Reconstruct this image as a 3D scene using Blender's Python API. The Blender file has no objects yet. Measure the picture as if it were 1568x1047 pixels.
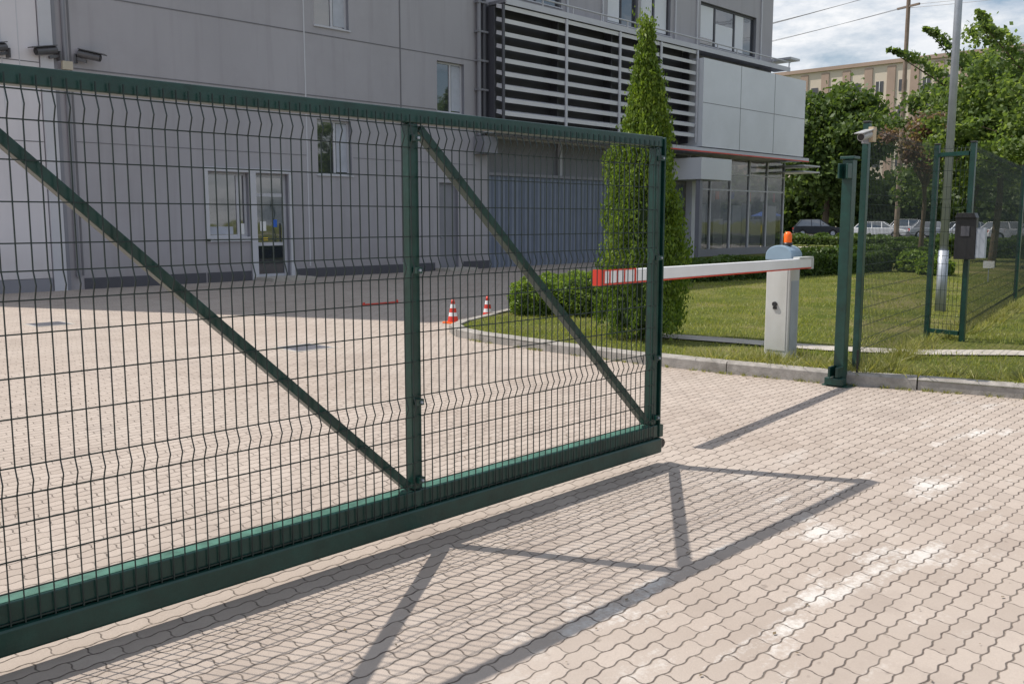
import bpy, math, random
import numpy as np
from mathutils import Vector, Matrix
random.seed(7); rng=np.random.default_rng(11)
scene=bpy.context.scene
COL=scene.collection

# ------------------------------------------------------------------ materials
def newmat(name):
    m=bpy.data.materials.new(name); m.use_nodes=True
    nt=m.node_tree; b=nt.nodes['Principled BSDF']
    return m,nt,b
def N(nt,t,**k):
    n=nt.nodes.new(t)
    for a,v in k.items(): setattr(n,a,v)
    return n
def val(nt,op,a,b=None,c=None):
    n=N(nt,'ShaderNodeMath',operation=op)
    for i,x in enumerate((a,b,c)):
        if x is None: continue
        if isinstance(x,(int,float)): n.inputs[i].default_value=x
        else: nt.links.new(x,n.inputs[i])
    return n.outputs[0]
def mixc(nt,f,a,b,mode='MIX'):
    n=N(nt,'ShaderNodeMix',data_type='RGBA',blend_type=mode)
    for i,x in ((0,f),(6,a),(7,b)):
        if isinstance(x,(int,float)): n.inputs[i].default_value=x
        elif isinstance(x,tuple): n.inputs[i].default_value=(*x,1)
        else: nt.links.new(x,n.inputs[i])
    return n.outputs[2]
def noise(nt,scale,detail=4,rough=.55,coord=None,stretch=None):
    if coord is None:
        tc=N(nt,'ShaderNodeTexCoord'); coord=tc.outputs['Object']
    if stretch:
        mp=N(nt,'ShaderNodeMapping'); mp.inputs['Scale'].default_value=stretch
        nt.links.new(coord,mp.inputs[0]); coord=mp.outputs[0]
    n=N(nt,'ShaderNodeTexNoise'); n.inputs['Scale'].default_value=scale
    n.inputs['Detail'].default_value=detail; n.inputs['Roughness'].default_value=rough
    nt.links.new(coord,n.inputs['Vector']); return n.outputs['Fac']
def maprange(nt,v,a,b,c=0.,d=1.):
    n=N(nt,'ShaderNodeMapRange'); nt.links.new(v,n.inputs[0])
    for i,x in enumerate((a,b,c,d)): n.inputs[i+1].default_value=x
    return n.outputs[0]
def simple(name,c,rough=.6,metal=0.,var=.12,scale=3.,bump=0.,bscale=40,stretch=None,spec=.5,dirt=0.,streak=0.):
    m,nt,b=newmat(name)
    f=noise(nt,scale,5,.6,stretch=stretch)
    f=maprange(nt,f,.3,.7)
    dark=tuple(x*(1-var) for x in c); lite=tuple(min(1,x*(1+var)) for x in c)
    col=mixc(nt,f,dark,lite)
    if dirt>0:
        g=noise(nt,scale*.35+.3,6,.7)
        g=maprange(nt,g,.5,.75,0,dirt)
        col=mixc(nt,g,col,(c[0]*.45,c[1]*.42,c[2]*.36))
    if streak>0:
        g=noise(nt,3.,5,.6,stretch=(1,1,.06)); g=maprange(nt,g,.52,.75,0,streak)
        col=mixc(nt,g,col,(c[0]*.5,c[1]*.48,c[2]*.45))
        tc=N(nt,'ShaderNodeTexCoord'); s_=N(nt,'ShaderNodeSeparateXYZ'); nt.links.new(tc.outputs['Object'],s_.inputs[0])
        h=val(nt,'MULTIPLY',maprange(nt,s_.outputs[2],.2,1.3,1,0),maprange(nt,noise(nt,2.,5,.7),.3,.7,.1,.5))
        col=mixc(nt,h,col,(c[0]*.6,c[1]*.55,c[2]*.48))
    nt.links.new(col,b.inputs['Base Color'])
    b.inputs['Roughness'].default_value=rough; b.inputs['Metallic'].default_value=metal
    b.inputs['Specular IOR Level'].default_value=spec
    if bump>0:
        bn=N(nt,'ShaderNodeBump'); bn.inputs['Strength'].default_value=bump; bn.inputs['Distance'].default_value=.01
        nt.links.new(noise(nt,bscale,4),bn.inputs['Height']); nt.links.new(bn.outputs[0],b.inputs['Normal'])
    return m
def leafmat(name,c1,c2,c3=None,trans=.35):
    m,nt,b=newmat(name)
    g=N(nt,'ShaderNodeNewGeometry')
    col=mixc(nt,g.outputs['Random Per Island'],c1,c2)
    f=maprange(nt,noise(nt,1.6,3),.35,.65)
    col=mixc(nt,val(nt,'MULTIPLY',f,.7),col,c3 if c3 else tuple(x*.6 for x in c1))
    nt.links.new(col,b.inputs['Base Color']); b.inputs['Roughness'].default_value=.5
    b.inputs['Specular IOR Level'].default_value=.35
    tr=N(nt,'ShaderNodeBsdfTranslucent'); 
    nt.links.new(mixc(nt,1.0,col,(1.5,1.5,.7),'MULTIPLY'),tr.inputs[0])
    mx=N(nt,'ShaderNodeMixShader'); mx.inputs[0].default_value=trans
    out=nt.nodes['Material Output']
    nt.links.new(b.outputs[0],mx.inputs[1]); nt.links.new(tr.outputs[0],mx.inputs[2]); nt.links.new(mx.outputs[0],out.inputs[0])
    return m

def paver_mat():
    m,nt,b=newmat('paving_blocks')
    tc=N(nt,'ShaderNodeTexCoord'); co=tc.outputs['Object']
    wn=N(nt,'ShaderNodeTexNoise'); wn.inputs['Scale'].default_value=.9; wn.inputs['Detail'].default_value=2
    nt.links.new(co,wn.inputs['Vector'])
    vs=N(nt,'ShaderNodeVectorMath',operation='SUBTRACT'); nt.links.new(wn.outputs['Color'],vs.inputs[0]); vs.inputs[1].default_value=(.5,.5,.5)
    vm=N(nt,'ShaderNodeVectorMath',operation='SCALE'); nt.links.new(vs.outputs[0],vm.inputs[0]); vm.inputs['Scale'].default_value=.06
    va=N(nt,'ShaderNodeVectorMath',operation='ADD'); nt.links.new(co,va.inputs[0]); nt.links.new(vm.outputs[0],va.inputs[1])
    sx=N(nt,'ShaderNodeSeparateXYZ'); nt.links.new(va.outputs[0],sx.inputs[0])
    x=val(nt,'ADD',sx.outputs[0],200.); y=val(nt,'ADD',sx.outputs[1],200.)
    LEN=.19; WID=.086
    a=val(nt,'SINE',val(nt,'MULTIPLY',x,2*math.pi/(LEN*.5)))
    vy=val(nt,'ADD',val(nt,'DIVIDE',y,WID),val(nt,'MULTIPLY',a,.065))
    row=val(nt,'FLOOR',vy); fy=val(nt,'FRACT',vy)
    cr=N(nt,'ShaderNodeTexWhiteNoise',noise_dimensions='1D'); nt.links.new(row,cr.inputs['W'])
    par=val(nt,'ADD',val(nt,'MULTIPLY',val(nt,'MODULO',row,2.),.5),val(nt,'MULTIPLY',cr.outputs['Value'],.06))
    bz=val(nt,'MULTIPLY',val(nt,'SINE',val(nt,'MULTIPLY',fy,2*math.pi)),.03)
    ux=val(nt,'ADD',val(nt,'ADD',val(nt,'DIVIDE',x,LEN),par),bz)
    col=val(nt,'FLOOR',ux); fx=val(nt,'FRACT',ux)
    dy=val(nt,'MULTIPLY',val(nt,'MINIMUM',fy,val(nt,'SUBTRACT',1.,fy)),WID)
    dx=val(nt,'ADD',val(nt,'MULTIPLY',val(nt,'MINIMUM',fx,val(nt,'SUBTRACT',1.,fx)),LEN),.0012)
    d=val(nt,'MINIMUM',dx,dy)
    en=noise(nt,60,3,coord=co); wide=noise(nt,3.,4,.6,coord=co)
    d=val(nt,'ADD',d,val(nt,'MULTIPLY',val(nt,'SUBTRACT',en,.5),.006))
    d=val(nt,'ADD',d,val(nt,'MULTIPLY',val(nt,'SUBTRACT',wide,.5),.006))
    jm=maprange(nt,d,.0014,.0056)
    cv=N(nt,'ShaderNodeCombineXYZ'); nt.links.new(row,cv.inputs[0]); nt.links.new(col,cv.inputs[1])
    w=N(nt,'ShaderNodeTexWhiteNoise',noise_dimensions='3D'); nt.links.new(cv.outputs[0],w.inputs['Vector'])
    r=w.outputs['Value']
    c=mixc(nt,r,(.37,.31,.268),(.455,.388,.34))
    fine=maprange(nt,noise(nt,130,5,.75,coord=co),.3,.7)
    c=mixc(nt,val(nt,'MULTIPLY',fine,.5),c,(.30,.255,.225))
    big=maprange(nt,noise(nt,.45,6,.65,coord=co),.38,.68)
    c=mixc(nt,val(nt,'MULTIPLY',big,.35),c,(.52,.465,.42))
    st=maprange(nt,noise(nt,1.1,7,.72,coord=co),.52,.72)
    c=mixc(nt,val(nt,'MULTIPLY',st,.45),c,(.26,.215,.19))
    ty=maprange(nt,noise(nt,.9,5,.65,coord=co,stretch=(1.6,.25,1)),.55,.75)
    c=mixc(nt,val(nt,'MULTIPLY',ty,.25),c,(.23,.20,.19))
    sp_=maprange(nt,noise(nt,14,3,.5,coord=co),.68,.76); c=mixc(nt,val(nt,'MULTIPLY',sp_,.5),c,(.17,.14,.125))
    sp=N(nt,'ShaderNodeSeparateXYZ'); nt.links.new(co,sp.inputs[0])
    b1=maprange(nt,val(nt,'ABSOLUTE',val(nt,'SUBTRACT',sp.outputs[1],1.95)),.35,1.15,1,0)
    b2=maprange(nt,val(nt,'ABSOLUTE',val(nt,'SUBTRACT',sp.outputs[0],5.8)),2.9,3.8,1,0)
    band=val(nt,'MULTIPLY',b1,b2)
    n2=noise(nt,2.1,4,.6,coord=co,stretch=(.6,1.6,1))
    th=val(nt,'ADD',val(nt,'ADD',n2,val(nt,'MULTIPLY',r,.05)),val(nt,'MULTIPLY',noise(nt,40,5,.8,coord=co),.42))
    pm=val(nt,'MULTIPLY',maprange(nt,th,.80,.93),band)
    c=mixc(nt,val(nt,'MULTIPLY',pm,.62),c,(.70,.69,.67))
    jc=mixc(nt,maprange(nt,noise(nt,5,4,.6,coord=co),.4,.65),(.11,.09,.08),(.20,.17,.145))
    c=mixc(nt,jm,jc,c)
    nt.links.new(c,b.inputs['Base Color']); b.inputs['Roughness'].default_value=.95; b.inputs['Specular IOR Level'].default_value=.12
    h=val(nt,'ADD',val(nt,'ADD',jm,val(nt,'MULTIPLY',fine,.22)),val(nt,'MULTIPLY',r,.3))
    bn=N(nt,'ShaderNodeBump'); bn.inputs['Strength'].default_value=.7; bn.inputs['Distance'].default_value=.006
    nt.links.new(h,bn.inputs['Height']); nt.links.new(bn.outputs[0],b.inputs['Normal'])
    return m
def lawn_mat():
    m,nt,b=newmat('lawn_grass')
    f=maprange(nt,noise(nt,.9,6,.65),.35,.7); g=maprange(nt,noise(nt,28,4,.7),.3,.7)
    c=mixc(nt,f,(.12,.165,.03),(.29,.28,.09)); c=mixc(nt,val(nt,'MULTIPLY',g,.5),c,(.07,.10,.02))
    h=maprange(nt,noise(nt,.5,5,.65),.50,.64); c=mixc(nt,val(nt,'MULTIPLY',h,.65),c,(.34,.29,.14))
    nt.links.new(c,b.inputs['Base Color']); b.inputs['Roughness'].default_value=.95; b.inputs['Specular IOR Level'].default_value=.1
    bn=N(nt,'ShaderNodeBump'); bn.inputs['Distance'].default_value=.04; nt.links.new(g,bn.inputs['Height']); nt.links.new(bn.outputs[0],b.inputs['Normal'])
    return m
def corr_mat(name,c1,c2,per):
    m,nt,b=newmat(name)
    tc=N(nt,'ShaderNodeTexCoord'); s=N(nt,'ShaderNodeSeparateXYZ'); nt.links.new(tc.outputs['Object'],s.inputs[0])
    p=val(nt,'DIVIDE',val(nt,'PINGPONG',s.outputs[0],per/2),per/2)
    q=maprange(nt,p,.35,.65)
    c=mixc(nt,q,c1,c2); c=mixc(nt,maprange(nt,noise(nt,2,4),.4,.8,0,.3),c,tuple(x*.6 for x in c1))
    nt.links.new(c,b.inputs['Base Color']); b.inputs['Roughness'].default_value=.5
    bn=N(nt,'ShaderNodeBump'); bn.inputs['Distance'].default_value=.03; nt.links.new(q,bn.inputs['Height']); nt.links.new(bn.outputs[0],b.inputs['Normal'])
    return m
def glass_mat(name,c=(.03,.035,.045),transp=.0):
    m,nt,b=newmat(name)
    b.inputs['Base Color'].default_value=(*c,1); b.inputs['Roughness'].default_value=.03
    b.inputs['Specular IOR Level'].default_value=1.; b.inputs['IOR'].default_value=1.9
    bn=N(nt,'ShaderNodeBump'); bn.inputs['Distance'].default_value=.02; bn.inputs['Strength'].default_value=.25
    nt.links.new(noise(nt,.8,2),bn.inputs['Height']); nt.links.new(bn.outputs[0],b.inputs['Normal'])
    if transp>0:
        t=N(nt,'ShaderNodeBsdfTransparent'); mx=N(nt,'ShaderNodeMixShader'); mx.inputs[0].default_value=transp
        nt.links.new(b.outputs[0],mx.inputs[1]); nt.links.new(t.outputs[0],mx.inputs[2])
        nt.links.new(mx.outputs[0],nt.nodes['Material Output'].inputs[0])
    return m

M_paver=paver_mat(); M_lawn=lawn_mat()
M_green=simple('green_powder_coat',(.006,.040,.032),.3,0,.3,9,dirt=.3,bump=.15)
M_glare=simple('green_top_glare',(.055,.15,.115),.5,0,.35,14,dirt=.5)  # same green paint, sun glare painted in as a paler colour
M_wire=simple('green_wire',(.006,.018,.017),.5,0,.15,6)
M_wall=simple('grey_cladding',(.35,.335,.365),.5,0,.08,.35,stretch=(1,1,.4),dirt=.16,streak=.28)
M_wall2=simple('pale_cladding',(.62,.595,.63),.5,0,.05,.5,streak=.15)
M_dgrey=simple('dark_grey_metal',(.07,.07,.085),.5,0,.1,1)
M_seam=simple('panel_seam',(.15,.145,.16),.5)
M_mgrey=simple('mid_grey_metal',(.22,.22,.25),.45,0,.08,1)
M_lgrey=simple('light_grey_metal',(.50,.50,.54),.4,0,.06,1)
M_white=simple('white_paint',(.78,.78,.79),.35,0,.05,3,dirt=.15)
M_wpanel=simple('white_composite_panel',(.66,.67,.71),.35,0,.05,.6,dirt=.12)
M_red=simple('red_paint',(.62,.04,.02),.4)
M_orange=simple('orange_plastic',(.9,.14,.01),.3)
M_black=simple('black_plastic',(.015,.015,.017),.4)
M_kerb=simple('kerb_concrete',(.32,.30,.28),.9,0,.25,9,bump=.6,bscale=90,dirt=.6,spec=.2)
M_conc=simple('concrete',(.42,.39,.35),.9,0,.15,6,bump=.4,spec=.2,dirt=.4)
M_asph=simple('asphalt',(.10,.095,.1),.9,0,.2,10,spec=.2)
M_corr=corr_mat('blue_grey_corrugated',(.13,.155,.215),(.20,.23,.30),.22)
M_glass=glass_mat('window_glass'); M_sglass=glass_mat('showroom_glass',(.03,.04,.05),.62)
M_hood=simple('blue_grey_plastic',(.22,.31,.40),.3)
M_cab=simple('cabinet_grey',(.55,.56,.55),.4,0,.06,3,dirt=.25,streak=.3)
M_galv=simple('galvanised_steel',(.36,.39,.45),.45,.3,.1,5)
M_wood=simple('weathered_pole',(.2,.15,.12),.85,0,.2,3)
M_bark=simple('bark',(.10,.075,.05),.9,0,.3,8,bump=.6)
M_beige=simple('beige_render',(.60,.52,.44),.8,0,.08,.2)
M_brown=simple('brown_strip',(.38,.28,.23),.8,0,.1,.3)
M_blue=simple('blue_canvas',(.03,.12,.5),.6); M_yel=simple('yellow_canvas',(.8,.55,.03),.6)
M_int=simple('interior',(.35,.34,.33),.8)
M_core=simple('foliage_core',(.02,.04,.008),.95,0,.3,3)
M_tyre=simple('tyre',(.02,.02,.02),.8)
L_thuja=leafmat('thuja_foliage',(.07,.13,.014),(.22,.30,.04),(.07,.13,.02),.38)
L_box=leafmat('box_foliage',(.11,.19,.03),(.26,.33,.07),(.12,.20,.03),.4)
L_hedge=leafmat('hedge_foliage',(.045,.085,.018),(.12,.18,.04),(.05,.09,.018),.35)
L_linden=leafmat('linden_foliage',(.06,.105,.03),(.15,.21,.06),(.055,.095,.025),.4)
L_apple=leafmat('apple_foliage',(.10,.16,.045),(.25,.32,.12),(.09,.15,.045),.5)
L_plum=leafmat('plum_foliage',(.16,.10,.09),(.30,.19,.17),(.14,.14,.06),.4)
L_far=leafmat('distant_foliage',(.06,.10,.03),(.15,.20,.07),(.05,.09,.03),.4)
L_grass=leafmat('grass_blades',(.14,.20,.04),(.38,.38,.11),(.27,.28,.09),.4)
L_dry=leafmat('weeds',(.13,.18,.04),(.42,.38,.18),(.22,.22,.08),.4)

# ------------------------------------------------------------------ mesh builder
class MB:
    def __init__(s): s.v=[];s.f=[];s.m=[];s.mats=[];s.T=Matrix.Identity(4)
    def mi(s,mat):
        if mat not in s.mats: s.mats.append(mat)
        return s.mats.index(mat)
    def poly(s,vs,fs,mat):
        o=len(s.v); k=s.mi(mat)
        s.v+= [tuple(s.T@Vector(p)) for p in vs]
        for f in fs: s.f.append(tuple(i+o for i in f)); s.m.append(k)
    BF=[(0,3,2,1),(4,5,6,7),(0,1,5,4),(1,2,6,5),(2,3,7,6),(3,0,4,7)]
    def box(s,x0,x1,y0,y1,z0,z1,mat):
        s.poly([(x0,y0,z0),(x1,y0,z0),(x1,y1,z0),(x0,y1,z0),(x0,y0,z1),(x1,y0,z1),(x1,y1,z1),(x0,y1,z1)],s.BF,mat)
    def beam(s,p,q,w,h,mat,up=(0,0,1)):
        p=Vector(p);q=Vector(q);d=(q-p).normalized();u=Vector(up)
        if abs(d.dot(u))>.99: u=Vector((0,1,0))
        a=d.cross(u).normalized()*w/2; b=a.cross(d).normalized()*h/2
        vs=[p-a-b,p+a-b,p+a+b,p-a+b,q-a-b,q+a-b,q+a+b,q-a+b]
        s.poly(vs,[(0,3,2,1),(4,5,6,7),(0,1,5,4),(1,2,6,5),(2,3,7,6),(3,0,4,7)],mat)
    def cyl(s,p,q,r1,r2,mat,n=12,caps=True):
        p=Vector(p);q=Vector(q);d=(q-p).normalized()
        u=Vector((0,0,1)) if abs(d.z)<.9 else Vector((1,0,0))
        a=d.cross(u).normalized(); b=a.cross(d)
        vs=[];fs=[]
        for c,r in ((p,r1),(q,r2)):
            for i in range(n):
                t=2*math.pi*i/n; vs.append(c+a*r*math.cos(t)+b*r*math.sin(t))
        for i in range(n): fs.append((i,n+i,n+(i+1)%n,(i+1)%n))
        if caps: fs.append(tuple(range(n))); fs.append(tuple(range(2*n-1,n-1,-1)))
        s.poly(vs,fs,mat)
    def lathe(s,c,prof,mat,n=16):
        vs=[];fs=[]
        for r,z in prof:
            for i in range(n):
                t=2*math.pi*i/n; vs.append((c[0]+r*math.cos(t),c[1]+r*math.sin(t),c[2]+z))
        for k in range(len(prof)-1):
            for i in range(n):
                fs.append((k*n+i,k*n+(i+1)%n,(k+1)*n+(i+1)%n,(k+1)*n+i))
        fs.append(tuple(range((len(prof)-1)*n,len(prof)*n)))
        s.poly(vs,fs,mat)
    def extr(s,prof,y0,y1,mat,axis='y'):
        n=len(prof)
        if axis=='y': vs=[(a,y0,b) for a,b in prof]+[(a,y1,b) for a,b in prof]
        else: vs=[(y0,a,b) for a,b in prof]+[(y1,a,b) for a,b in prof]
        fs=[tuple(range(n)),tuple(range(2*n-1,n-1,-1))]+[(i,n+i,n+(i+1)%n,(i+1)%n) for i in range(n)]
        s.poly(vs,fs,mat)
    def build(s,name,parent=None,bevel=0,smooth=False):
        me=bpy.data.meshes.new(name); me.from_pydata(s.v,[],s.f)
        for m in s.mats: me.materials.append(m)
        me.polygons.foreach_set('material_index',s.m)
        if smooth: me.polygons.foreach_set('use_smooth',[len(f)==4 for f in s.f])
        me.update(); ob=bpy.data.objects.new(name,me); COL.objects.link(ob)
        if parent: ob.parent=parent
        if bevel:
            md=ob.modifiers.new('bevel','BEVEL'); md.width=bevel; md.segments=2; md.limit_method='ANGLE'
        return ob
def empty(name):
    e=bpy.data.objects.new(name,None); COL.objects.link(e); e.empty_display_size=.1; return e
def npmesh(name,V,nper,mat,parent=None):
    n=len(V)//nper
    me=bpy.data.meshes.new(name); me.vertices.add(len(V)); me.vertices.foreach_set('co',V.astype(np.float32).ravel())
    me.loops.add(len(V)); me.loops.foreach_set('vertex_index',np.arange(len(V),dtype=np.int32))
    me.polygons.add(n); me.polygons.foreach_set('loop_start',np.arange(0,len(V),nper,dtype=np.int32))
    me.update(calc_edges=True); me.validate(); me.materials.append(mat)
    ob=bpy.data.objects.new(name,me); COL.objects.link(ob)
    if parent: ob.parent=parent
    return ob
def leaves(C,size,aspect=1.6,up=0.):
    n=len(C)
    a=rng.normal(size=(n,3)); a[:,2]+=up*4; a/=np.linalg.norm(a,axis=1)[:,None]
    r=rng.normal(size=(n,3)); b=np.cross(a,r); b/=np.linalg.norm(b,axis=1)[:,None]+1e-9
    s=(size*rng.uniform(.6,1.3,n))[:,None]
    return np.stack([C-a*s*.5*aspect, C+b*s*.5, C+a*s*.5*aspect, C-b*s*.5],1).reshape(-1,3)

# ------------------------------------------------------------------ ground
def sheet(name,pts,z,mat):
    mb=MB(); mb.poly([(x,y,z) for x,y in pts],[tuple(range(len(pts)))],mat); return mb.build(name)
sheet('ground',[(-400,-400),(600,-400),(600,500),(-400,500)],0,M_lawn)
sheet('paved_driveway',[(-40,-30),(30,-30),(30,40),(-40,40)],.004,M_paver)
kp=[(10.6,-6),(9.75,0),(9.12,2.3),(8.9,3.2),(8.66,3.95),(8.5,5.0),(8.42,6),(8.44,7.4),(8.52,8.7),(8.66,9.3),(8.95,9.75),(9.5,10.1),(11.5,10.9),(16,13.2),(20,14.5),(46,15.5)]
island=kp+[(46,-40),(14,-40)]
sheet('lawn',island,.10,M_lawn)
sheet('road',[(46,-60),(52,-60),(52,120),(46,120)],.012,M_conc)
sheet('car_park',[(72,-40),(98,-40),(98,90),(72,90)],.012,M_asph)
kb=MB(); seglen=.98; kw=.15
def offs(pts,d):
    out=[]
    for i,p in enumerate(pts):
        a=Vector(pts[max(i-1,0)]);b=Vector(pts[min(i+1,len(pts)-1)])
        t=(b-a).normalized(); n=Vector((t.y,-t.x)); out.append((p[0]+n.x*d,p[1]+n.y*d))
    return out
def resample(pts,step):
    out=[]
    for i in range(len(pts)-1):
        a=Vector(pts[i]);b=Vector(pts[i+1]);L=(b-a).length;k=max(1,round(L/step))
        for j in range(k): out.append(tuple(a.lerp(b,j/k)))
    out.append(pts[-1]); return out
rk=resample(kp,seglen)
for i in range(len(rk)-1):
    a=Vector(rk[i]);b=Vector(rk[i+1]);t=(b-a).normalized();n=Vector((t.y,-t.x))
    a2=a+t*.006;b2=b-t*.006; h=.125+random.uniform(-.007,.007); j=random.uniform(-.008,.008)
    o=a2+n*j;p=b2+n*j;q=p+n*kw;r=o+n*kw
    c=.02
    kb.poly([(o.x,o.y,0),(p.x,p.y,0),(q.x,q.y,0),(r.x,r.y,0),(o.x,o.y,h-c),(p.x,p.y,h-c),(q.x,q.y,h),(r.x,r.y,h),(o.x+n.x*c,o.y+n.y*c,h),(p.x+n.x*c,p.y+n.y*c,h)],
        [(0,1,5,4),(4,5,9,8),(8,9,6,7),(3,7,6,2),(0,4,8,7,3),(1,2,6,9,5)],M_kerb)
kb.build('kerb')
fp=[(10.15,7.2),(10.35,6.2),(10.55,4.8),(10.9,4.0),(11.6,3.2),(12.4,1.5),(13.2,-1)]
f2=offs(fp,.42); mb=MB()
for i in range(len(fp)-1):
    mb.poly([(*fp[i],.116),(*fp[i+1],.116),(*f2[i+1],.116),(*f2[i],.116)],[(0,1,2,3)],M_conc)
mb.build('footpath')
def kerbx(Y):
    ys=[p[1] for p in kp[:11]]; xs=[p[0] for p in kp[:11]]
    return np.interp(Y,ys,xs)
n=120000
Y=rng.uniform(-1,14,n); X=8.4+ (rng.uniform(0,1,n)**1.4)*19
backY=np.interp(X,[p[0] for p in kp[10:]],[p[1] for p in kp[10:]])
ok=(X>kerbx(Y)+.17)&(Y<backY-.25)
ok&=(rng.random(n)<.45+.5*np.sin(X*1.3+Y*.7)*np.sin(Y*1.9-X*.4)+.3)
px=np.interp(Y,[p[1] for p in fp][::-1],[p[0] for p in fp][::-1]); ok&=~((X<px+.03)&(X>px-.42)&(Y<7.2)) | (rng.random(n)<.06)
X=X[ok];Y=Y[ok];n=len(X)
hh=rng.uniform(.02,.055,n)*(1+.5*np.sin(X*3.1)*np.sin(Y*2.3)); th=rng.uniform(0,6.28,n); w=rng.uniform(.005,.010,n)
B=np.stack([X,Y,np.full(n,.098)],1); dx=np.stack([np.cos(th)*w,np.sin(th)*w,0*w],1)
tip=B+np.stack([rng.normal(0,.018,n),rng.normal(0,.018,n),hh],1)
npmesh('grass',np.stack([B-dx,B+dx,tip],1).reshape(-1,3),3,L_grass)
def tuft(V,x,y,z,r,h,k):
    c=rng.normal(0,r*.5,(k,2)); th=rng.uniform(0,6.28,k); w=rng.uniform(.004,.009,k)
    B=np.stack([x+c[:,0],y+c[:,1],np.full(k,z)],1); dx=np.stack([np.cos(th)*w,np.sin(th)*w,0*w],1)
    tip=B+np.stack([c[:,0]*1.2+rng.normal(0,h*.3,k),c[:,1]*1.2+rng.normal(0,h*.3,k),rng.uniform(.4,1,k)*h],1)
    V.append(np.stack([B-dx,B+dx,tip],1).reshape(-1,3))
V=[]
for i in range(90):
    y=random.uniform(-1,5.5); tuft(V,float(kerbx(y))+.2+random.uniform(0,.3),y,.1,.12,random.uniform(.07,.17),60)
for i in range(60):
    y=random.uniform(1,9); tuft(V,float(kerbx(y))-.02,y,0.,.03,.05,14)
for x,y in ((9.15,4.62),(9.1,4.8),(9.45,4.62),(9.12,4.98),(9.15,3.8),(8.95,4.0),(8.85,3.7)): tuft(V,x,y,.1,.1,.15,70)
for i in range(60):
    t=random.random(); tuft(V,9+9*t,3.72+1.1*t+random.uniform(-.15,.15),.1,.12,.18,50)
npmesh('weeds',np.concatenate(V),3,L_dry)
V=[]; tuft(V,1.12,3.0,.004,.05,.06,40); npmesh('weed_tuft',np.concatenate(V),3,L_dry)
# fallen leaves / grit on the paving
n=700; X=rng.uniform(1,9,n); Y=rng.uniform(.5,9,n); kx=kerbx(Y); X=np.where(rng.random(n)<.5,kx-np.abs(rng.normal(0,.35,n))-.03,X); X=np.minimum(X,kx-.03)
C=np.stack([X,Y,np.full(n,.012)],1); s_=rng.uniform(.004,.013,n)[:,None]; th=rng.uniform(0,6.28,n)
a=np.stack([np.cos(th),np.sin(th),rng.normal(0,.2,n)],1)*s_; b=np.stack([-np.sin(th),np.cos(th),rng.normal(0,.2,n)],1)*s_*.6
npmesh('leaf_litter',np.stack([C-a,C+b,C+a,C-b],1).reshape(-1,3),4,simple('litter',(.16,.12,.07),.9))

# ------------------------------------------------------------------ welded mesh panels
def panel(mb,p0,p1,z0,z1,folds,horiz,sp=.05,r=.0024,bulge=.02,side=-1,rh=.0027):
    p0=Vector(p0);p1=Vector(p1);L=(p1-p0).length;t=(p1-p0)/L;nn=Vector((-t.y,t.x))*side
    def off(z):
        for f in folds:
            d=abs(z-f)
            if d<.05: return bulge*(1-d/.05)
        return 0
    zs=sorted(set([z0,z1]+[f+k for f in folds for k in (-.05,0,.05) if z0<f+k<z1]))
    k=int(L/sp)
    for i in range(k+1):
        b=p0+t*(i*sp+(L-k*sp)/2+random.uniform(-.001,.001)); vs=[];fs=[]
        for z in zs:
            o=off(z)
            for a,c in ((-1,-1),(1,-1),(1,1),(-1,1)):
                q=b+t*r*a+nn*(r*c+o); vs.append((q.x,q.y,z))
        for j in range(len(zs)-1):
            for m in range(4):
                fs.append((j*4+m,j*4+(m+1)%4,(j+1)*4+(m+1)%4,(j+1)*4+m))
        mb.poly(vs,fs,M_wire)
    for z in horiz+[f+s for f in folds for s in (-.05,.05)]:
        if z0<=z<=z1:
            a=p0+nn*(-.005);b=p1+nn*(-.005)
            mb.beam((a.x,a.y,z),(b.x,b.y,z),rh*2,rh*2,M_wire)

# ------------------------------------------------------------------ sliding gate
gate=empty('sliding_gate')
GY=3.45
mb=MB()
posts=[-3.2,-1.16,.9,2.92,4.93]
mb.box(-5.2,4.97,GY-.03,GY+.03,2.05,2.115,M_green)
mb.box(-5.2,4.97,GY-.035,GY+.05,.19,.275,M_green)
mb.build('frame_rails',gate,bevel=.006)
mb=MB()
mb.box(-5.2,5.0,GY-.05,GY+.055,.085,.187,M_green)
mb.build('running_beam',gate,bevel=.012)
mb=MB()
for x in posts:
    mb.box(x-.03,x+.03,GY-.028,GY+.028,.279,2.048,M_green)
mb.box(4.972,4.985,GY-.045,GY+.045,.19,2.11,M_green)
mb.build('uprights',gate,bevel=.006)
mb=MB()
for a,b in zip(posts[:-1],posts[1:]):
    mb.box(a+.033,b-.033,GY-.026,GY+.042,.2752,.2772,M_glare)  # added thin strip; its pale colour stands in for sun glare on the rail
mb.build('glare_strip',gate)
mb=MB()
for a,b in zip(posts[:-1],posts[1:]):
    mb.beam((a+.05,GY+.004,2.03),(b-.05,GY+.004,.30),.052,.042,M_green)
mb.build('diagonal_braces',gate,bevel=.004)
mb=MB()
folds=[1.985,1.375,.70]
hz=[1.80,1.66,1.52,1.21,1.06,.92,.55,.42,.31,.2]
for a,b in zip(posts[:-1],posts[1:]):
    panel(mb,(a+.012,GY-.045),(b-.012,GY-.045),.19,2.085,folds,hz,side=-1,r=.0021,rh=.0024)
mb.build('welded_mesh',gate)
mb=MB()
for x in posts:
    for z in (.33,.72,1.36,1.98):
        mb.box(x-.018,x+.018,GY-.060,GY-.030,z-.015,z+.015,M_green)
        mb.cyl((x,GY-.068,z),(x,GY-.060,z),.007,.007,M_galv,8)
mb.box(4.986,5.02,GY-.04,GY+.04,.19,.27,M_green); mb.cyl((5.03,GY-.03,.14),(5.03,GY+.03,.14),.03,.03,M_black,14)
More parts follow.
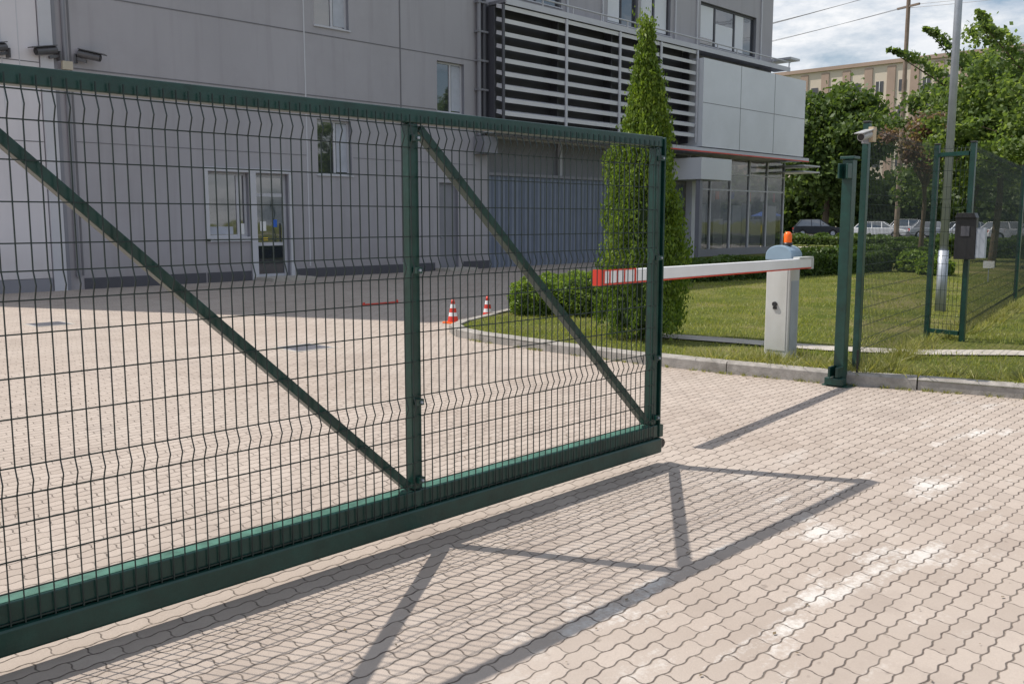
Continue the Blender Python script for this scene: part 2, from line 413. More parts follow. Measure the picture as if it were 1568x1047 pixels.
mb.box(4.986,5.004,GY-.03,GY+.03,1.97,2.06,M_green)
mb.build('fittings',gate)

# ------------------------------------------------------------------ receiver post + security camera
rp=empty('gate_receiver_post')
mb=MB()
mb.box(8.62,8.72,3.80,3.90,.0,2.16,M_green)
mb.box(8.60,8.74,3.78,3.92,2.162,2.19,M_green)
mb.box(8.52,8.615,3.76,3.94,.02,.09,M_green); mb.box(8.50,8.617,3.80,3.825,.1,.2,M_green); mb.box(8.50,8.617,3.875,3.90,.1,.2,M_green)
mb.box(8.52,8.617,3.80,3.82,1.98,2.12,M_green); mb.box(8.52,8.617,3.88,3.90,1.98,2.12,M_green)
mb.box(8.55,8.86,3.72,3.98,-.02,.018,M_green)
mb.build('post',rp,bevel=.006)
mb=MB(); mb.cyl((8.80,3.74,0),(8.80,3.74,.35),.012,.012,M_black,8)
for dx_,dy_ in ((.0,.0),(.05,.02),(-.03,.03)): mb.cyl((8.8+dx_,3.74+dy_,.0),(8.84+dx_,3.78+dy_,.12),.008,.008,M_black,6)
mb.build('conduit',rp)
def cctv(name,pos,ang,s=1.,wall=True,body=None):
    e=empty(name); mb=MB(); mb.T=Matrix.Translation(pos)@Matrix.Rotation(ang,4,'Z')@Matrix.Scale(s,4)
    body=body or M_cab
    if wall:
        mb.box(-.04,.04,-.015,.0,-.05,.05,body); mb.beam((0,-.01,0),(0,-.12,-.03),.03,.03,body)
        mb.T=mb.T@Matrix.Translation((0,-.13,.02))
    mb.T=mb.T@Matrix.Rotation(math.radians(12),4,'X')
    mb.cyl((0,.10,.02),(0,-.14,.02),.042,.042,body,14); mb.cyl((0,-.14,.02),(0,-.145,.02),.034,.034,M_black,14)
    mb.box(-.052,.052,-.19,.1,.062,.072,body)
    mb.build('housing',e); return e

# ------------------------------------------------------------------ fence
fe=empty('mesh_fence')
fposts=[(9.0,3.84),(12.25,4.32),(12.15,3.86),(18.1,4.9),(24.1,5.95),(30.1,7.0)]
for i,(x,y) in enumerate(fposts):
    mb=MB(); mb.box(x-.03,x+.03,y-.03,y+.03,.0,2.52,M_green); mb.box(x-.034,x+.034,y-.034,y+.034,2.522,2.54,M_black)
    mb.build('post_%d'%(i+1),fe,bevel=.004)
def fpan(a,b,nm):
    mb=MB(); t=(Vector(b)-Vector(a)).normalized()
    panel(mb,Vector(a)+t*.03,Vector(b)-t*.03,.17,2.5,[2.42,1.8,1.1,.35],[2.2,2.0,1.6,1.45,1.28,.9,.72,.54],sp=.055,r=.0017,side=-1,rh=.0023)
    mb.build(nm,fe)
fpan(fposts[0],fposts[1],'panel_1')
fpan(fposts[1],fposts[2],'panel_2')
for i in range(2,5): fpan(Vector(fposts[i]),Vector(fposts[i+1]),'panel_%d'%(i+1))
mb=MB()
mb.beam((12.25,4.29,2.40),(12.15,3.9,2.40),.05,.05,M_green); mb.beam((12.25,4.29,.2),(12.15,3.9,.2),.05,.05,M_green)
mb.build('short_frame',fe)
cc=cctv('security_camera',(8.90,3.80,2.38),math.radians(-90),.9,wall=False,body=simple('camera_housing',(.36,.36,.36),.4))
mb=MB(); mb.box(8.86,8.97,3.80,3.83,2.32,2.385,M_mgrey); mb.box(8.955,9.03,3.76,3.808,2.34,2.48,simple('cream_box',(.5,.4,.28),.6)); mb.build('bracket',cc)
ic=empty('intercom_box'); mb=MB()
mb.box(12.03,12.11,3.74,3.98,1.12,1.62,M_black); mb.box(12.04,12.1,3.63,3.738,1.14,1.50,M_galv)
mb.extr([(3.735,1.62),(3.985,1.62),(3.96,1.68),(3.76,1.68)],12.0,12.115,M_black,axis='x')
mb.box(12.022,12.028,3.81,3.91,1.4,1.52,M_dgrey)
mb.build('housing',ic,bevel=.01)

# ------------------------------------------------------------------ barrier
ba=empty('boom_barrier')
mb=MB(); mb.box(9.20,9.42,4.68,4.96,.10,1.165,M_cab); mb.build('cabinet',ba,bevel=.012)
mb=MB(); mb.box(9.17,9.45,4.65,4.99,.09,.125,M_galv); mb.box(9.194,9.199,4.71,4.93,.2,1.1,M_cab); mb.box(9.23,9.39,4.674,4.679,.2,.95,M_galv); mb.build('cabinet_doors',ba)
mb=MB(); pr=[(4.665,1.168)]+[(4.82-.155*math.cos(t),1.22+.11*math.sin(t)) for t in np.linspace(0,math.pi,13)]+[(4.975,1.168)]
mb.extr(pr,9.19,9.43,M_hood,axis='x'); mb.build('hood',ba,bevel=.01)
mb=MB(); mb.lathe((9.31,4.78,1.325),[(.05,0),(.05,.03),(.045,.031)],M_black); mb.lathe((9.31,4.78,1.357),[(.042,0),(.043,.07),(.036,.1),(.015,.115)],M_orange); mb.build('beacon',ba,smooth=True)
mb=MB(); mb.cyl((9.17,4.84,.70),(9.193,4.84,.70),.026,.026,M_black,12); mb.box(9.18,9.193,4.82,4.86,.645,.672,M_black); mb.build('lock',ba)
A=Vector((5.24,4.14,1.19)); Bq=Vector((9.28,4.51,1.15)); bd_=(Bq-A).normalized(); an=math.atan2(bd_.y,bd_.x); Lb=(Bq-A).length
TB=Matrix.Translation(A)@Matrix.Rotation(an,4,'Z')@Matrix.Rotation(math.asin(-bd_.z),4,'Y')
mb=MB(); mb.T=TB; mb.box(0,Lb,-.03,.03,-.045,.048,M_white); mb.build('boom',ba,bevel=.006)
mb=MB(); mb.T=TB; mb.box(.0,Lb,-.031,.031,-.056,-.0455,M_red)
for x0,x1 in ((0,.035),(.10,.112),(.20,.212),(.30,.312),(.45,.47)):
    mb.box(x0,x1,-.0345,-.0305,-.045,.0465,M_red)
mb.box(.0,.47,-.0345,-.0306,.0468,.055,M_red); mb.box(-.02,-.001,-.034,.034,-.058,.056,M_red)
mb.box(Lb-.36,Lb+.02,-.036,.036,.049,.066,M_cab); mb.box(Lb-.02,Lb+.03,-.036,.036,-.062,.0485,M_cab)
mb.cyl((Lb-.02,.031,0),(Lb-.02,.165,0),.055,.055,M_galv,16)
mb.build('boom_trim',ba)

# ------------------------------------------------------------------ cones
def cone(pos):
    e=empty('traffic_cone'); mb=MB(); x,y,z=pos
    mb.box(x-.12,x+.12,y-.12,y+.12,z,z+.025,M_orange); mb.build('base',e,bevel=.008)
    mb=MB(); h=.34; R=lambda t:.085-(.085-.022)*t
    for a,b,m in ((0,.25,M_red),(.25,.42,M_white),(.42,.62,M_red),(.62,.8,M_white),(.8,1,M_red)):
        mb.cyl((x,y,z+.027+h*a),(x,y,z+.027+h*b),R(a),R(b),m,18,caps=(b==1))
    mb.build('body',e,smooth=True)
cone((9.80,10.60,.004)); cone((10.62,10.66,.004))
mb=MB(); mb.box(10.7,11.5,14.0,14.05,.01,.03,M_red); mb.cyl((10.7,14.03,.0),(10.7,14.03,.06),.03,.02,M_red); mb.cyl((11.5,14.03,.0),(11.5,14.03,.06),.03,.02,M_red); mb.build('parking_lock_bar')
for i,(x,y) in enumerate(((5.4,15.0),(6.6,9.9))):
    mb=MB(); mb.box(x-.3,x+.3,y-.3,y+.3,-.02,.008,M_conc); mb.box(x-.25,x+.25,y-.25,y+.25,.0,.011,M_mgrey)
    for k in range(6): mb.box(x-.22,x+.22,y-.22+k*.08,y-.19+k*.08,.0,.014,M_dgrey)
    mb.build('manhole_cover')

# ------------------------------------------------------------------ main building
bd=empty('office_building')
def facade(x0,x1,z0,z1,y,ops,mat,name,depth=.22,thick=.4,rev=M_mgrey):
    mb=MB(); xs=sorted(set([x0,x1]+[o[0] for o in ops]+[o[1] for o in ops])); zs=sorted(set([z0,z1]+[o[2] for o in ops]+[o[3] for o in ops]))
    for i in range(len(xs)-1):
        for j in range(len(zs)-1):
            cx=(xs[i]+xs[i+1])/2;cz=(zs[j]+zs[j+1])/2
            if any(o[0]<cx<o[1] and o[2]<cz<o[3] for o in ops): continue
            mb.poly([(xs[i],y,zs[j]),(xs[i+1],y,zs[j]),(xs[i+1],y,zs[j+1]),(xs[i],y,zs[j+1])],[(0,1,2,3)],mat)
    for o in ops:
        a,b,c,d=o[:4]; Y2=y+depth+.05
        mb.poly([(a,y,c),(b,y,c),(b,y,d),(a,y,d),(a,Y2,c),(b,Y2,c),(b,Y2,d),(a,Y2,d)],[(0,1,5,4),(1,2,6,5),(2,3,7,6),(3,0,4,7)],rev)
    mb.poly([(x0,y,z0),(x0,y,z1),(x0,y+thick,z1),(x0,y+thick,z0)],[(0,1,2,3)],mat)
    mb.poly([(x1,y,z0),(x1,y,z1),(x1,y+thick,z1),(x1,y+thick,z0)],[(3,2,1,0)],mat)
    mb.poly([(x0,y,z1),(x1,y,z1),(x1,y+thick,z1),(x0,y+thick,z1)],[(0,1,2,3)],mat)
    mb.build(name,bd)
M_blind=simple('blind',(.42,.44,.5),.7)
def window(mb,a,b,c,d,y,mull=(),trans=(),fm=M_lgrey,sill=True,fw=.06):
    yy=y+.12
    mb.box(a,a+fw,yy,yy+.06,c,d,fm); mb.box(b-fw,b,yy,yy+.06,c,d,fm)
    mb.box(a+fw,b-fw,yy,yy+.06,c,c+fw,fm); mb.box(a+fw,b-fw,yy,yy+.06,d-fw,d,fm)
    for m in mull: mb.box(m-fw*.6,m+fw*.6,yy+.002,yy+.058,c+fw,d-fw,fm)
    for t in trans: mb.box(a+fw,b-fw,yy+.004,yy+.056,t-fw*.5,t+fw*.5,fm)
    mb.box(a+fw*.5,b-fw*.5,yy+.03,yy+.036,c+fw*.5,d-fw*.5,M_glass)
    if sill: mb.box(a-.04,b+.04,y-.04,y+.11,c-.03,c+.005,M_lgrey)
Y0=22.; XL=4.3; HL=18.6
opsL=[(15.3,16.45,6.85,8.7),(15.3,16.45,2.84,4.36),(19.75,20.9,4.9,6.45),(11.95,13.1,1.15,2.8),(13.32,14.3,.06,2.8),(19.8,20.6,.06,2.75),(6.1,6.95,1.6,3.6)]
facade(XL,22.,0,HL,Y0,opsL,M_wall,'front_wall')
mb=MB(); mb.box(XL,21.999,Y0+.4,36,0,HL-.01,M_wall); mb.box(XL-.1,22.1,Y0-.1,36.1,HL,HL+.3,M_lgrey); mb.build('main_body',bd)
mb=MB()
for k in (0,1): window(mb,*opsL[k],Y0,mull=(15.95,))
window(mb,*opsL[2],Y0,mull=(20.4,)); window(mb,*opsL[3],Y0,mull=(12.85,)); window(mb,*opsL[6],Y0)
mb.build('windows',bd)
mb=MB(); a,b,c,d=opsL[4]
window(mb,a,b,c,d,Y0,trans=(2.25,.95),sill=False,fw=.09); mb.box(b-.16,b-.13,Y0+.06,Y0+.1,1.0,1.5,M_galv); mb.cyl((b-.145,Y0+.08,1.0),(b-.145,Y0+.08,1.5),.018,.018,M_galv,8)
a,b,c,d=opsL[5]; mb.box(a+.002,b-.002,Y0+.1,Y0+.14,c,d-.002,M_mgrey); mb.box(a+.1,a+.2,Y0+.06,Y0+.098,1.05,1.08,M_galv)
for q in ((11.85,14.42,2.82,2.92),(11.85,11.94,1.05,2.818),(14.31,14.42,.02,2.818),(13.12,13.30,.02,2.818),(11.85,13.118,1.04,1.115)):
    mb.box(q[0],q[1],Y0-.06,Y0+.0,q[2],q[3],M_lgrey)
mb.box(13.2,14.5,Y0-.9,Y0-.003,0,.09,M_conc); mb.box(19.6,20.8,Y0-.7,Y0-.003,0,.09,M_conc)
mb.build('doors',bd)
mb=MB(); mb.box(13.5,13.68,Y0+.142,Y0+.147,1.3,1.55,M_white); mb.box(13.88,14.02,Y0+.142,Y0+.147,1.4,1.6,M_blue); mb.box(13.55,13.72,Y0+.142,Y0+.147,1.05,1.12,M_yel)
for o in (opsL[0],opsL[1],opsL[2]): mb.box(o[0]+.72,o[1]-.06,Y0+.1415,Y0+.147,o[2]+.1,o[3]-.08,M_blind)
mb.box(12.02,12.7,Y0+.1415,Y0+.147,1.22,1.42,M_blind); mb.box(12.9,13.03,Y0+.1415,Y0+.147,1.22,1.5,M_white)
mb.build('door_notices',bd)
mb=MB()
for x in (8.75,14.95,18.3): mb.box(x-.02,x+.02,Y0-.012,Y0,.32,HL,M_lgrey if x==14.95 else M_seam)
for z in (6.62,4.97,9.3,12): 
    for a,b in ((8.77,14.93),(14.97,18.28),(18.32,21.4)):
        if z==4.97 and b>20: b=19.7
        mb.box(a,b,Y0-.008,Y0,z-.014,z+.014,M_seam)
for a,b in ((8.77,14.93),(16.5,18.28),(18.32,21.4)): mb.box(a,b,Y0-.006,Y0,3.342,3.358,M_seam)
for a,b in ((8.77,11.8),(14.5,19.58),(20.82,22),(11.85,13.1)): mb.box(a,b,Y0-.02,Y0,0,.26,M_dgrey)
mb.build('panel_joints',bd)
mb=MB()
mb.box(6.98,8.05,Y0-.06,Y0-.001,.3,HL,M_wall2); mb.box(XL,6.07,Y0-.06,Y0-.001,.3,HL,M_wall2); mb.box(6.07,6.98,Y0-.06,Y0-.001,3.65,HL,M_wall2); mb.box(6.07,6.98,Y0-.06,Y0-.001,.3,1.55,M_wall2)
mb.box(8.07,8.35,Y0-.10,Y0-.001,.0,HL,M_lgrey); mb.box(8.37,8.45,Y0-.05,Y0-.001,0,HL,M_mgrey)
for z in (3.3,5.0,6.62): mb.box(6.98,8.05,Y0-.064,Y0-.06,z-.01,z+.01,M_seam)
for x in (7.3,7.65): mb.box(x-.01,x+.01,Y0-.0645,Y0-.0605,.3,HL,M_lgrey)
mb.box(XL,8.05,Y0-.07,Y0-.001,.0,.29,M_mgrey)
mb.cyl((8.62,Y0-.05,.3),(8.62,Y0-.05,HL),.045,.045,M_mgrey,10)
mb.build('corner_cladding',bd)
opsR=[(23.2,25.6,8.9,10.7),(28.2,30.1,8.85,10.7),(30.3,32.3,8.85,10.7),(34.5,39.1,8.85,10.6)]
facade(22.,40.6,4.45,12.8,Y0+.01,opsR,M_wall,'upper_wall')
mb=MB(); mb.box(22.001,40.59,Y0+.41,36,4.45,12.79,M_wall); mb.box(22.1,40.75,Y0-.1,36.1,12.8,13.05,M_lgrey)
mb.box(22.001,42.3,25.5,36,0,4.44,M_int); mb.box(22.001,42.4,Y0+.3,36,4.30,4.445,M_lgrey); mb.build('upper_body',bd)
mb=MB()
window(mb,*opsR[0],Y0+.01,mull=(24.4,),fm=M_dgrey); window(mb,*opsR[1],Y0+.01,mull=(29.2,),fm=M_dgrey); window(mb,*opsR[2],Y0+.01,mull=(31.3,),fm=M_dgrey); window(mb,*opsR[3],Y0+.01,mull=(35.8,37.4),fm=M_dgrey,fw=.09)
mb.build('upper_windows',bd)
mb=MB()
for a,b,c,d in ((28.4,29.1,8.95,10.6),(30.5,31.2,9.3,10.6),(31.4,32.2,8.95,10.6),(35.9,37.3,8.95,9.9),(37.5,38.2,8.95,10.5),(34.65,35.7,9.2,10.5)):
    mb.box(a,b,Y0+.152,Y0+.157,c,d,M_wpanel)
mb.build('upper_blinds',bd)
mb=MB()
for x in (25.9,27.9,32.6,34.2,39.5): mb.box(x-.04,x+.04,Y0-.05,Y0+.008,8.6,12.8,M_lgrey)
mb.build('fins',bd)
mb=MB()
mb.box(22.0,40.9,Y0-.75,Y0+.0,8.42,8.52,M_mgrey); mb.box(22.0,40.9,Y0-.8,Y0-.76,8.36,8.55,M_lgrey); mb.cyl((22,Y0-.78,8.78),(40.9,Y0-.78,8.78),.03,.03,M_lgrey,8)
for x in np.arange(22.2,40.9,1.55): mb.box(x-.02,x+.02,Y0-.80,Y0-.762,8.551,8.78,M_lgrey)
mb.build('ledge',bd)
mb=MB()
mb.box(21.8,33.1,Y0-.05,Y0-.003,4.6,8.41,M_dgrey)
M_louv=simple('louvre_blade',(.66,.66,.70),.35,0,.05,1)
for i in range(9):
    z=4.92+i*.41
    mb.poly([(21.95,Y0-.72,z),(33.1,Y0-.72,z),(33.1,Y0-.74,z+.13),(21.95,Y0-.74,z+.13),(21.95,Y0-.40,z+.10),(33.1,Y0-.40,z+.10),(33.1,Y0-.42,z+.22),(21.95,Y0-.42,z+.22)],[(0,1,2,3),(3,2,6,7),(4,7,6,5),(0,4,5,1),(0,3,7,4),(1,5,6,2)],M_louv)
for x in (21.9,25.0,28.0,30.6,33.14): 
    mb.box(x-.05,x+.05,Y0-.79,Y0-.745,4.7,8.34,M_dgrey if x<22 else M_lgrey); mb.box(x-.03,x+.03,Y0-.38,Y0-.05,4.7,8.34,M_dgrey)
mb.build('louvres',bd)
mb=MB()
for dx,m in ((0,M_mgrey),(.22,M_dgrey)): mb.cyl((21.45+dx,Y0-.12,4.3),(21.45+dx,Y0-.12,17),.07,.07,m,12)
for z in np.arange(4.8,12,.9): mb.box(21.35,21.8,Y0-.2,Y0-.003,z,z+.06,M_mgrey)
mb.box(21.3,21.9,Y0-.5,Y0-.003,3.7,4.25,M_mgrey)
mb.build('pipes',bd)
mb=MB(); mb.box(33.25,42.1,Y0-1.0,Y0+.0,4.55,8.05,M_wpanel); mb.box(40.65,42.1,Y0+.005,28,4.55,8.05,M_wpanel); mb.build('white_volume',bd)
mb=MB()
for x in (36.2,39.15): mb.box(x-.012,x+.012,Y0-1.006,Y0-1.0,4.55,8.05,M_seam)
mb.box(33.25,42.1,Y0-1.004,Y0-1.0,6.288,6.312,M_seam)
mb.build('white_volume_joints',bd)
mb=MB(); mb.box(21.6,42.6,Y0-1.05,Y0+.29,4.36,4.5,M_lgrey); mb.box(22.0,42.6,Y0-1.06,Y0-1.052,4.32,4.37,M_red); mb.box(41.6,43.3,Y0-1.3,Y0+.5,4.1,4.16,M_lgrey); mb.box(41.6,43.3,Y0-1.3,Y0+.5,3.82,3.88,M_lgrey)
mb.box(40.7,41.6,Y0-.9,24,8.9,9.0,M_lgrey)
mb.build('canopy',bd)
mb=MB()
mb.box(22.0,33.6,Y0+.05,Y0+.2,0,3.05,M_corr); mb.box(21.95,33.65,Y0-.02,Y0+.25,3.052,3.15,M_mgrey); mb.box(22.0,33.6,Y0+.5,Y0+.6,3.1,4.3,M_mgrey)
for x in (22.1,26,30): mb.box(x-.06,x+.06,Y0+.3,Y0+.42,3.152,4.31,M_lgrey)
mb.build('corrugated_screen',bd)
mb=MB()
mb.box(32.3,34.6,Y0-1.6,Y0+.04,3.2,4.05,M_wpanel); mb.box(33.7,34.0,Y0-.3,Y0+.0,0,3.195,M_lgrey); mb.box(32.4,32.6,Y0-1.5,Y0-1.3,0,3.195,M_mgrey)
mb.build('porch',bd)
mb=MB(); ys=22.1
XS=np.linspace(34.05,42.35,6)
mb.box(34.0,42.4,ys-.1,ys+.1,0,.32,M_mgrey)
for x in XS: mb.box(x-.04,x+.04,ys-.06,ys+.06,.32,4.29,M_lgrey)
for z in (2.9,3.6): 
    for a,b in zip(XS[:-1],XS[1:]): mb.box(a+.04,b-.04,ys-.05,ys+.05,z-.03,z+.03,M_lgrey)
mb.box(34.05,42.35,ys-.005,ys+.005,.33,4.28,M_sglass)
mb.box(42.3,42.31,ys+.1,25.5,.33,4.28,M_sglass)
mb.build('showroom_glazing',bd)
mb=MB()
r2=random.Random(3)
x=34.2
while x<42:
    w=r2.uniform(.35,1.1); m=r2.choice([M_white,M_white,M_white,M_wpanel,M_white,M_mgrey])
    yb=22.2+r2.uniform(0,.1); mb.box(x,min(x+w,42.1),yb,yb+.06,.1,r2.uniform(1.5,2.4),m); x+=w+r2.uniform(.02,.15)
for x in (34.9,36.3,37.6,39.1,40.3,41.5): mb.box(x,x+r2.uniform(.1,.3),22.14,22.18,2.42+r2.random()*.1,2.85,r2.choice([M_orange,M_blue,M_white,M_red]))
mb.box(34.1,42.2,22.21,25.4,.01,.05,M_conc)
mb.build('showroom_displays',bd)
M_camd=simple('camera_grey',(.09,.09,.10),.4)
cctv('security_camera',(8.47,Y0-.11,5.18),math.radians(-78),2.0,body=M_camd); cctv('security_camera',(8.85,Y0-.02,5.18),math.radians(50),2.0,body=M_camd)
cctv('security_camera',(7.42,Y0-.07,5.12),math.radians(-60),2.0,body=M_camd)
mb=MB(); mb.box(8.5,8.72,Y0-.2,Y0-.104,4.9,5.08,simple('junction_box',(.5,.45,.36),.6)); mb.build('junction_box',bpy.data.objects['security_camera.001'])

# ------------------------------------------------------------------ vegetation
def thuja(x,y,z0,H,Rm,name):
    e=empty(name)
    mb=MB(); 
    prof=lambda t: Rm*(min(1,(t/.06))**.5*.85 if t<.06 else 1)*( (1-((t-.2)/.8)**1.15)**.85 if t>.2 else 1)*(.92 if t<.2 else 1)
    P=[(prof(t)*.70*(1+.04*math.sin(t*37)),t*H*.96) for t in np.linspace(.02,.98,24)]
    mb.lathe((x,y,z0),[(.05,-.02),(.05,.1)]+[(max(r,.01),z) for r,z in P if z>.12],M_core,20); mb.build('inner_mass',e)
    k=430; CL=[]
    for i in range(k):
        t=rng.random()**.85; a=rng.uniform(0,6.283)
        r=prof(t)*rng.uniform(.76,1.10)*(1+.16*math.sin(a*3+t*14)+.07*math.sin(a*7-t*31))
        if rng.random()<.15: r*=1.14
        c=np.array([math.cos(a)*r,math.sin(a)*r,t*H])
        m=115; s=.066
        q=rng.normal(0,1,(m,3))*np.array([s*.6,s*.6,s*2.0]); 
        q[:,0:2]-= np.outer(np.clip(q[:,2],0,1),[math.cos(a),math.sin(a)])*.35
        CL.append(c+q)
    C=np.concatenate(CL)+np.array([x,y,z0])
    C=C[(C[:,2]>z0+.03)]
    for (ox,h2) in ((0,.99),(.06,.95),(-.05,.965)):
        tip=rng.normal(0,1,(420,3))*np.array([.028,.028,.12])+np.array([x+ox,y+ox*.5,z0+H*h2]); C=np.concatenate([C,tip])
    npmesh('foliage',leaves(C,.024,2.2,up=.55),4,L_thuja,e)
thuja(9.66,6.92,.10,3.70,.53,'thuja_tree')
def blob(x,y,z,rx,ry,rz,nl,size,mat,e,nm):
    d=rng.normal(size=(nl,3)); d/=np.linalg.norm(d,axis=1)[:,None]
    f=1+.10*np.sin(d[:,0]*7+x)*np.sin(d[:,1]*6+y)+.06*np.sin(d[:,2]*11+d[:,0]*9)
    C=d*(np.array([rx,ry,rz])*rng.uniform(.86,1.03,nl)[:,None])*f[:,None]+np.array([x,y,z])
    C=C[C[:,2]>.08]
    npmesh(nm,leaves(C,size,1.5),4,mat,e)
    mb=MB(); P=[(math.sin(t)*.86,-math.cos(t)*.86) for t in np.linspace(.1,3.04,10)]
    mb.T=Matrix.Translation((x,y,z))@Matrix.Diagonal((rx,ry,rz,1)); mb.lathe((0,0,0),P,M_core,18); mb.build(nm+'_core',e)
for (x,y,r,h) in ((11.0,9.95,.42,.60),(11.45,9.35,.48,.68),(11.7,10.2,.4,.6)):
    e=empty('box_shrub'); blob(x,y,.1+h*.42,r,r,h*.6,7000,.03,L_box,e,'foliage')
def hedge(p,q,w,h,nl,size,mat,name):
    e=empty(name); p=np.array(p);q=np.array(q);L=np.linalg.norm(q-p);t=(q-p)/L;nn=np.array([-t[1],t[0]])
    s=rng.uniform(0,L,nl);side=rng.random(nl)
    a=rng.uniform(-1,1,nl)*w/2;zz=rng.uniform(0,1,nl)*h
    top=side<.5; a=np.where(top,a,np.sign(a)*w/2*rng.uniform(.85,1.05,nl)); zz=np.where(top,h*rng.uniform(.88,1.08,nl),zz)
    zz=zz*(1+.07*np.sin(s*2.1)+.05*np.sin(s*5.3))
    C=np.stack([p[0]+t[0]*s+nn[0]*a,p[1]+t[1]*s+nn[1]*a,.1+zz],1)
    npmesh('foliage',leaves(C,size,1.5),4,mat,e)
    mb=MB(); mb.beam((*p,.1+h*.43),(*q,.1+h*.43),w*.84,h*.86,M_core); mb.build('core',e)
hedge((17.2,12.9),(27.5,11.1),.8,.5,18000,.06,L_hedge,'hedge')
hedge((28.5,14.2),(45,14.4),.9,.5,14000,.08,L_hedge,'hedge')
hedge((53.5,8),(53.5,40),1.2,.45,12000,.12,L_far,'hedge')
hedge((40,9.5),(41.5,16),1.,.6,9000,.09,L_box,'hedge')
for (x,y,r) in ((27.6,10.2,.5),(28.9,10.5,.55),(30.2,10.9,.5),(31.5,11.1,.55),(33,12.9,.6),(34.5,13.5,.6),(26.4,9.2,.45)):
    e=empty('round_shrub'); blob(x,y,.1+r*.45,r,r,r*.75,2600,.07,L_box if r<.55 else L_hedge,e,'foliage')
def tree(name,x,y,z0,cz,rx,rz,ncl,nlf,lsize,mat,trunk_r,cr=.22,shell=.55,extra=()):
    e=empty(name); c=np.array([x,y,cz])
    d=rng.normal(size=(ncl,3)); d/=np.linalg.norm(d,axis=1)[:,None]
    rad=rng.uniform(shell,1.05,ncl)
    cl=c+d*rad[:,None]*np.array([rx,rx,rz])*(1+.15*np.sin(d[:,0:1]*5+x)+.12*np.sin(d[:,2:3]*7))
    parts=[]
    for k in cl:
        s=cr*rx*rng.uniform(.55,1.25)
        parts.append(k+rng.normal(0,1,(nlf,3))*np.array([s,s,s*.75])*.6)
    mb=MB(); top=Vector((c[0],c[1],cz-rz*.15)); base=Vector((x,y,z0)); mid=base.lerp(top,.5)+Vector((.05*rx,-.04*rx,0))
    for (p,q) in extra:
        p=np.array(p);q=np.array(q)
        for t in np.linspace(0,1,14):
            s=.16*(1.15-t); parts.append(p+(q-p)*t+np.array([0,0,.25*math.sin(t*3.14)])+rng.normal(0,1,(int(nlf*.3),3))*s)
        mb.cyl(p,q,trunk_r*.25,trunk_r*.06,M_bark,6)
    C=np.concatenate(parts); npmesh('foliage',leaves(C,lsize,1.5),4,mat,e)
    mb.cyl(base,mid,trunk_r,trunk_r*.72,M_bark,10); mb.cyl(mid,top,trunk_r*.72,trunk_r*.4,M_bark,10)
    idx=rng.choice(ncl,min(ncl,22),replace=False)
    for i in idx:
        st=mid.lerp(top,random.uniform(0,1)); en=Vector(cl[i]); m2=st.lerp(en,.5)+Vector((0,0,.08*rz))
        mb.cyl(st,m2,trunk_r*.35,trunk_r*.2,M_bark,6); mb.cyl(m2,en,trunk_r*.2,trunk_r*.06,M_bark,6)
    mb.build('trunk_and_limbs',e)
tree('linden_tree',95.6,45.0,0,9.3,5.7,6.0,260,170,.38,L_linden,.4,.22,shell=.3)
tree('apple_tree',31.9,9.4,.1,5.0,2.4,2.3,180,95,.11,L_apple,.13,.15,shell=.25,extra=(((31,10.6,5.6),(30.2,12.3,6.9)),((31.5,10.4,6.2),(31.2,11.6,7.6)),((31.7,9.6,6.6),(31.6,10.2,8.0))))
tree('apple_tree',27.8,6.4,.1,4.2,2.1,2.2,180,95,.10,L_apple,.12,.15,shell=.25,extra=(((27.3,7.4,5.2),(26.6,8.4,6.6)),((27.6,6.9,5.8),(27.1,7.4,7.2))))
tree('apple_tree',40.5,12.9,.1,5.0,2.6,2.8,150,95,.14,L_linden,.14,.17,shell=.25)
tree('plum_tree',35.4,12.9,.1,4.4,1.15,1.3,55,110,.09,L_plum,.10,.25,shell=.3)
P=[]
for i in range(180):
    yy=rng.uniform(8,66); xx=104+rng.uniform(-3,5); hgt=rng.uniform(4.5,8.5); r=rng.uniform(1.5,2.9)
    d=rng.normal(size=(240,3)); d/=np.linalg.norm(d,axis=1)[:,None]; d*=rng.uniform(.5,1.05,(240,1))
    P.append(np.array([xx,yy,hgt*.5])+d*np.array([r,r,hgt*.5]))
npmesh('distant_trees',leaves(np.concatenate(P),.5,1.4),4,L_far)
P=[]
for i in range(60):
    yy=rng.uniform(8,60); xx=67+rng.uniform(-.6,.6); hgt=rng.uniform(.35,.7); r=rng.uniform(.4,.8)
    d=rng.normal(size=(240,3)); d/=np.linalg.norm(d,axis=1)[:,None]; d*=rng.uniform(.6,1.05,(240,1))
    P.append(np.array([xx,yy,hgt*.45])+d*np.array([r,r,hgt*.5]))
npmesh('shrub_border',leaves(np.concatenate(P),.16,1.4),4,L_hedge)

# ------------------------------------------------------------------ lamp pole, utility pole, wires
lp=empty('street_lamp'); mb=MB(); mb.cyl((16.0,5.45,.1),(16.0,5.45,1.1),.085,.08,M_galv,16); mb.cyl((16.0,5.45,1.1),(16.0,5.45,9.),.066,.048,M_galv,16); mb.build('pole',lp,smooth=True)
mb=MB(); mb.cyl((16,5.45,8.9),(17.3,5.0,9.4),.04,.035,M_galv,10); mb.extr([(17.2,9.36),(18.0,9.42),(18.0,9.5),(17.6,9.56),(17.2,9.5)],4.85,5.1,M_cab); mb.build('luminaire',lp)
up=empty('utility_pole'); mb=MB(); ux,uy=61.3,23.9
mb.cyl((ux,uy,0),(ux,uy,17.6),.17,.12,M_wood,10)
mb.beam((ux-.3,uy-1.0,15.8),(ux+.3,uy+1.0,15.8),.14,.14,M_wood); mb.beam((ux-.3,uy-.8,14.9),(ux+.3,uy+.8,14.9),.12,.12,M_wood)
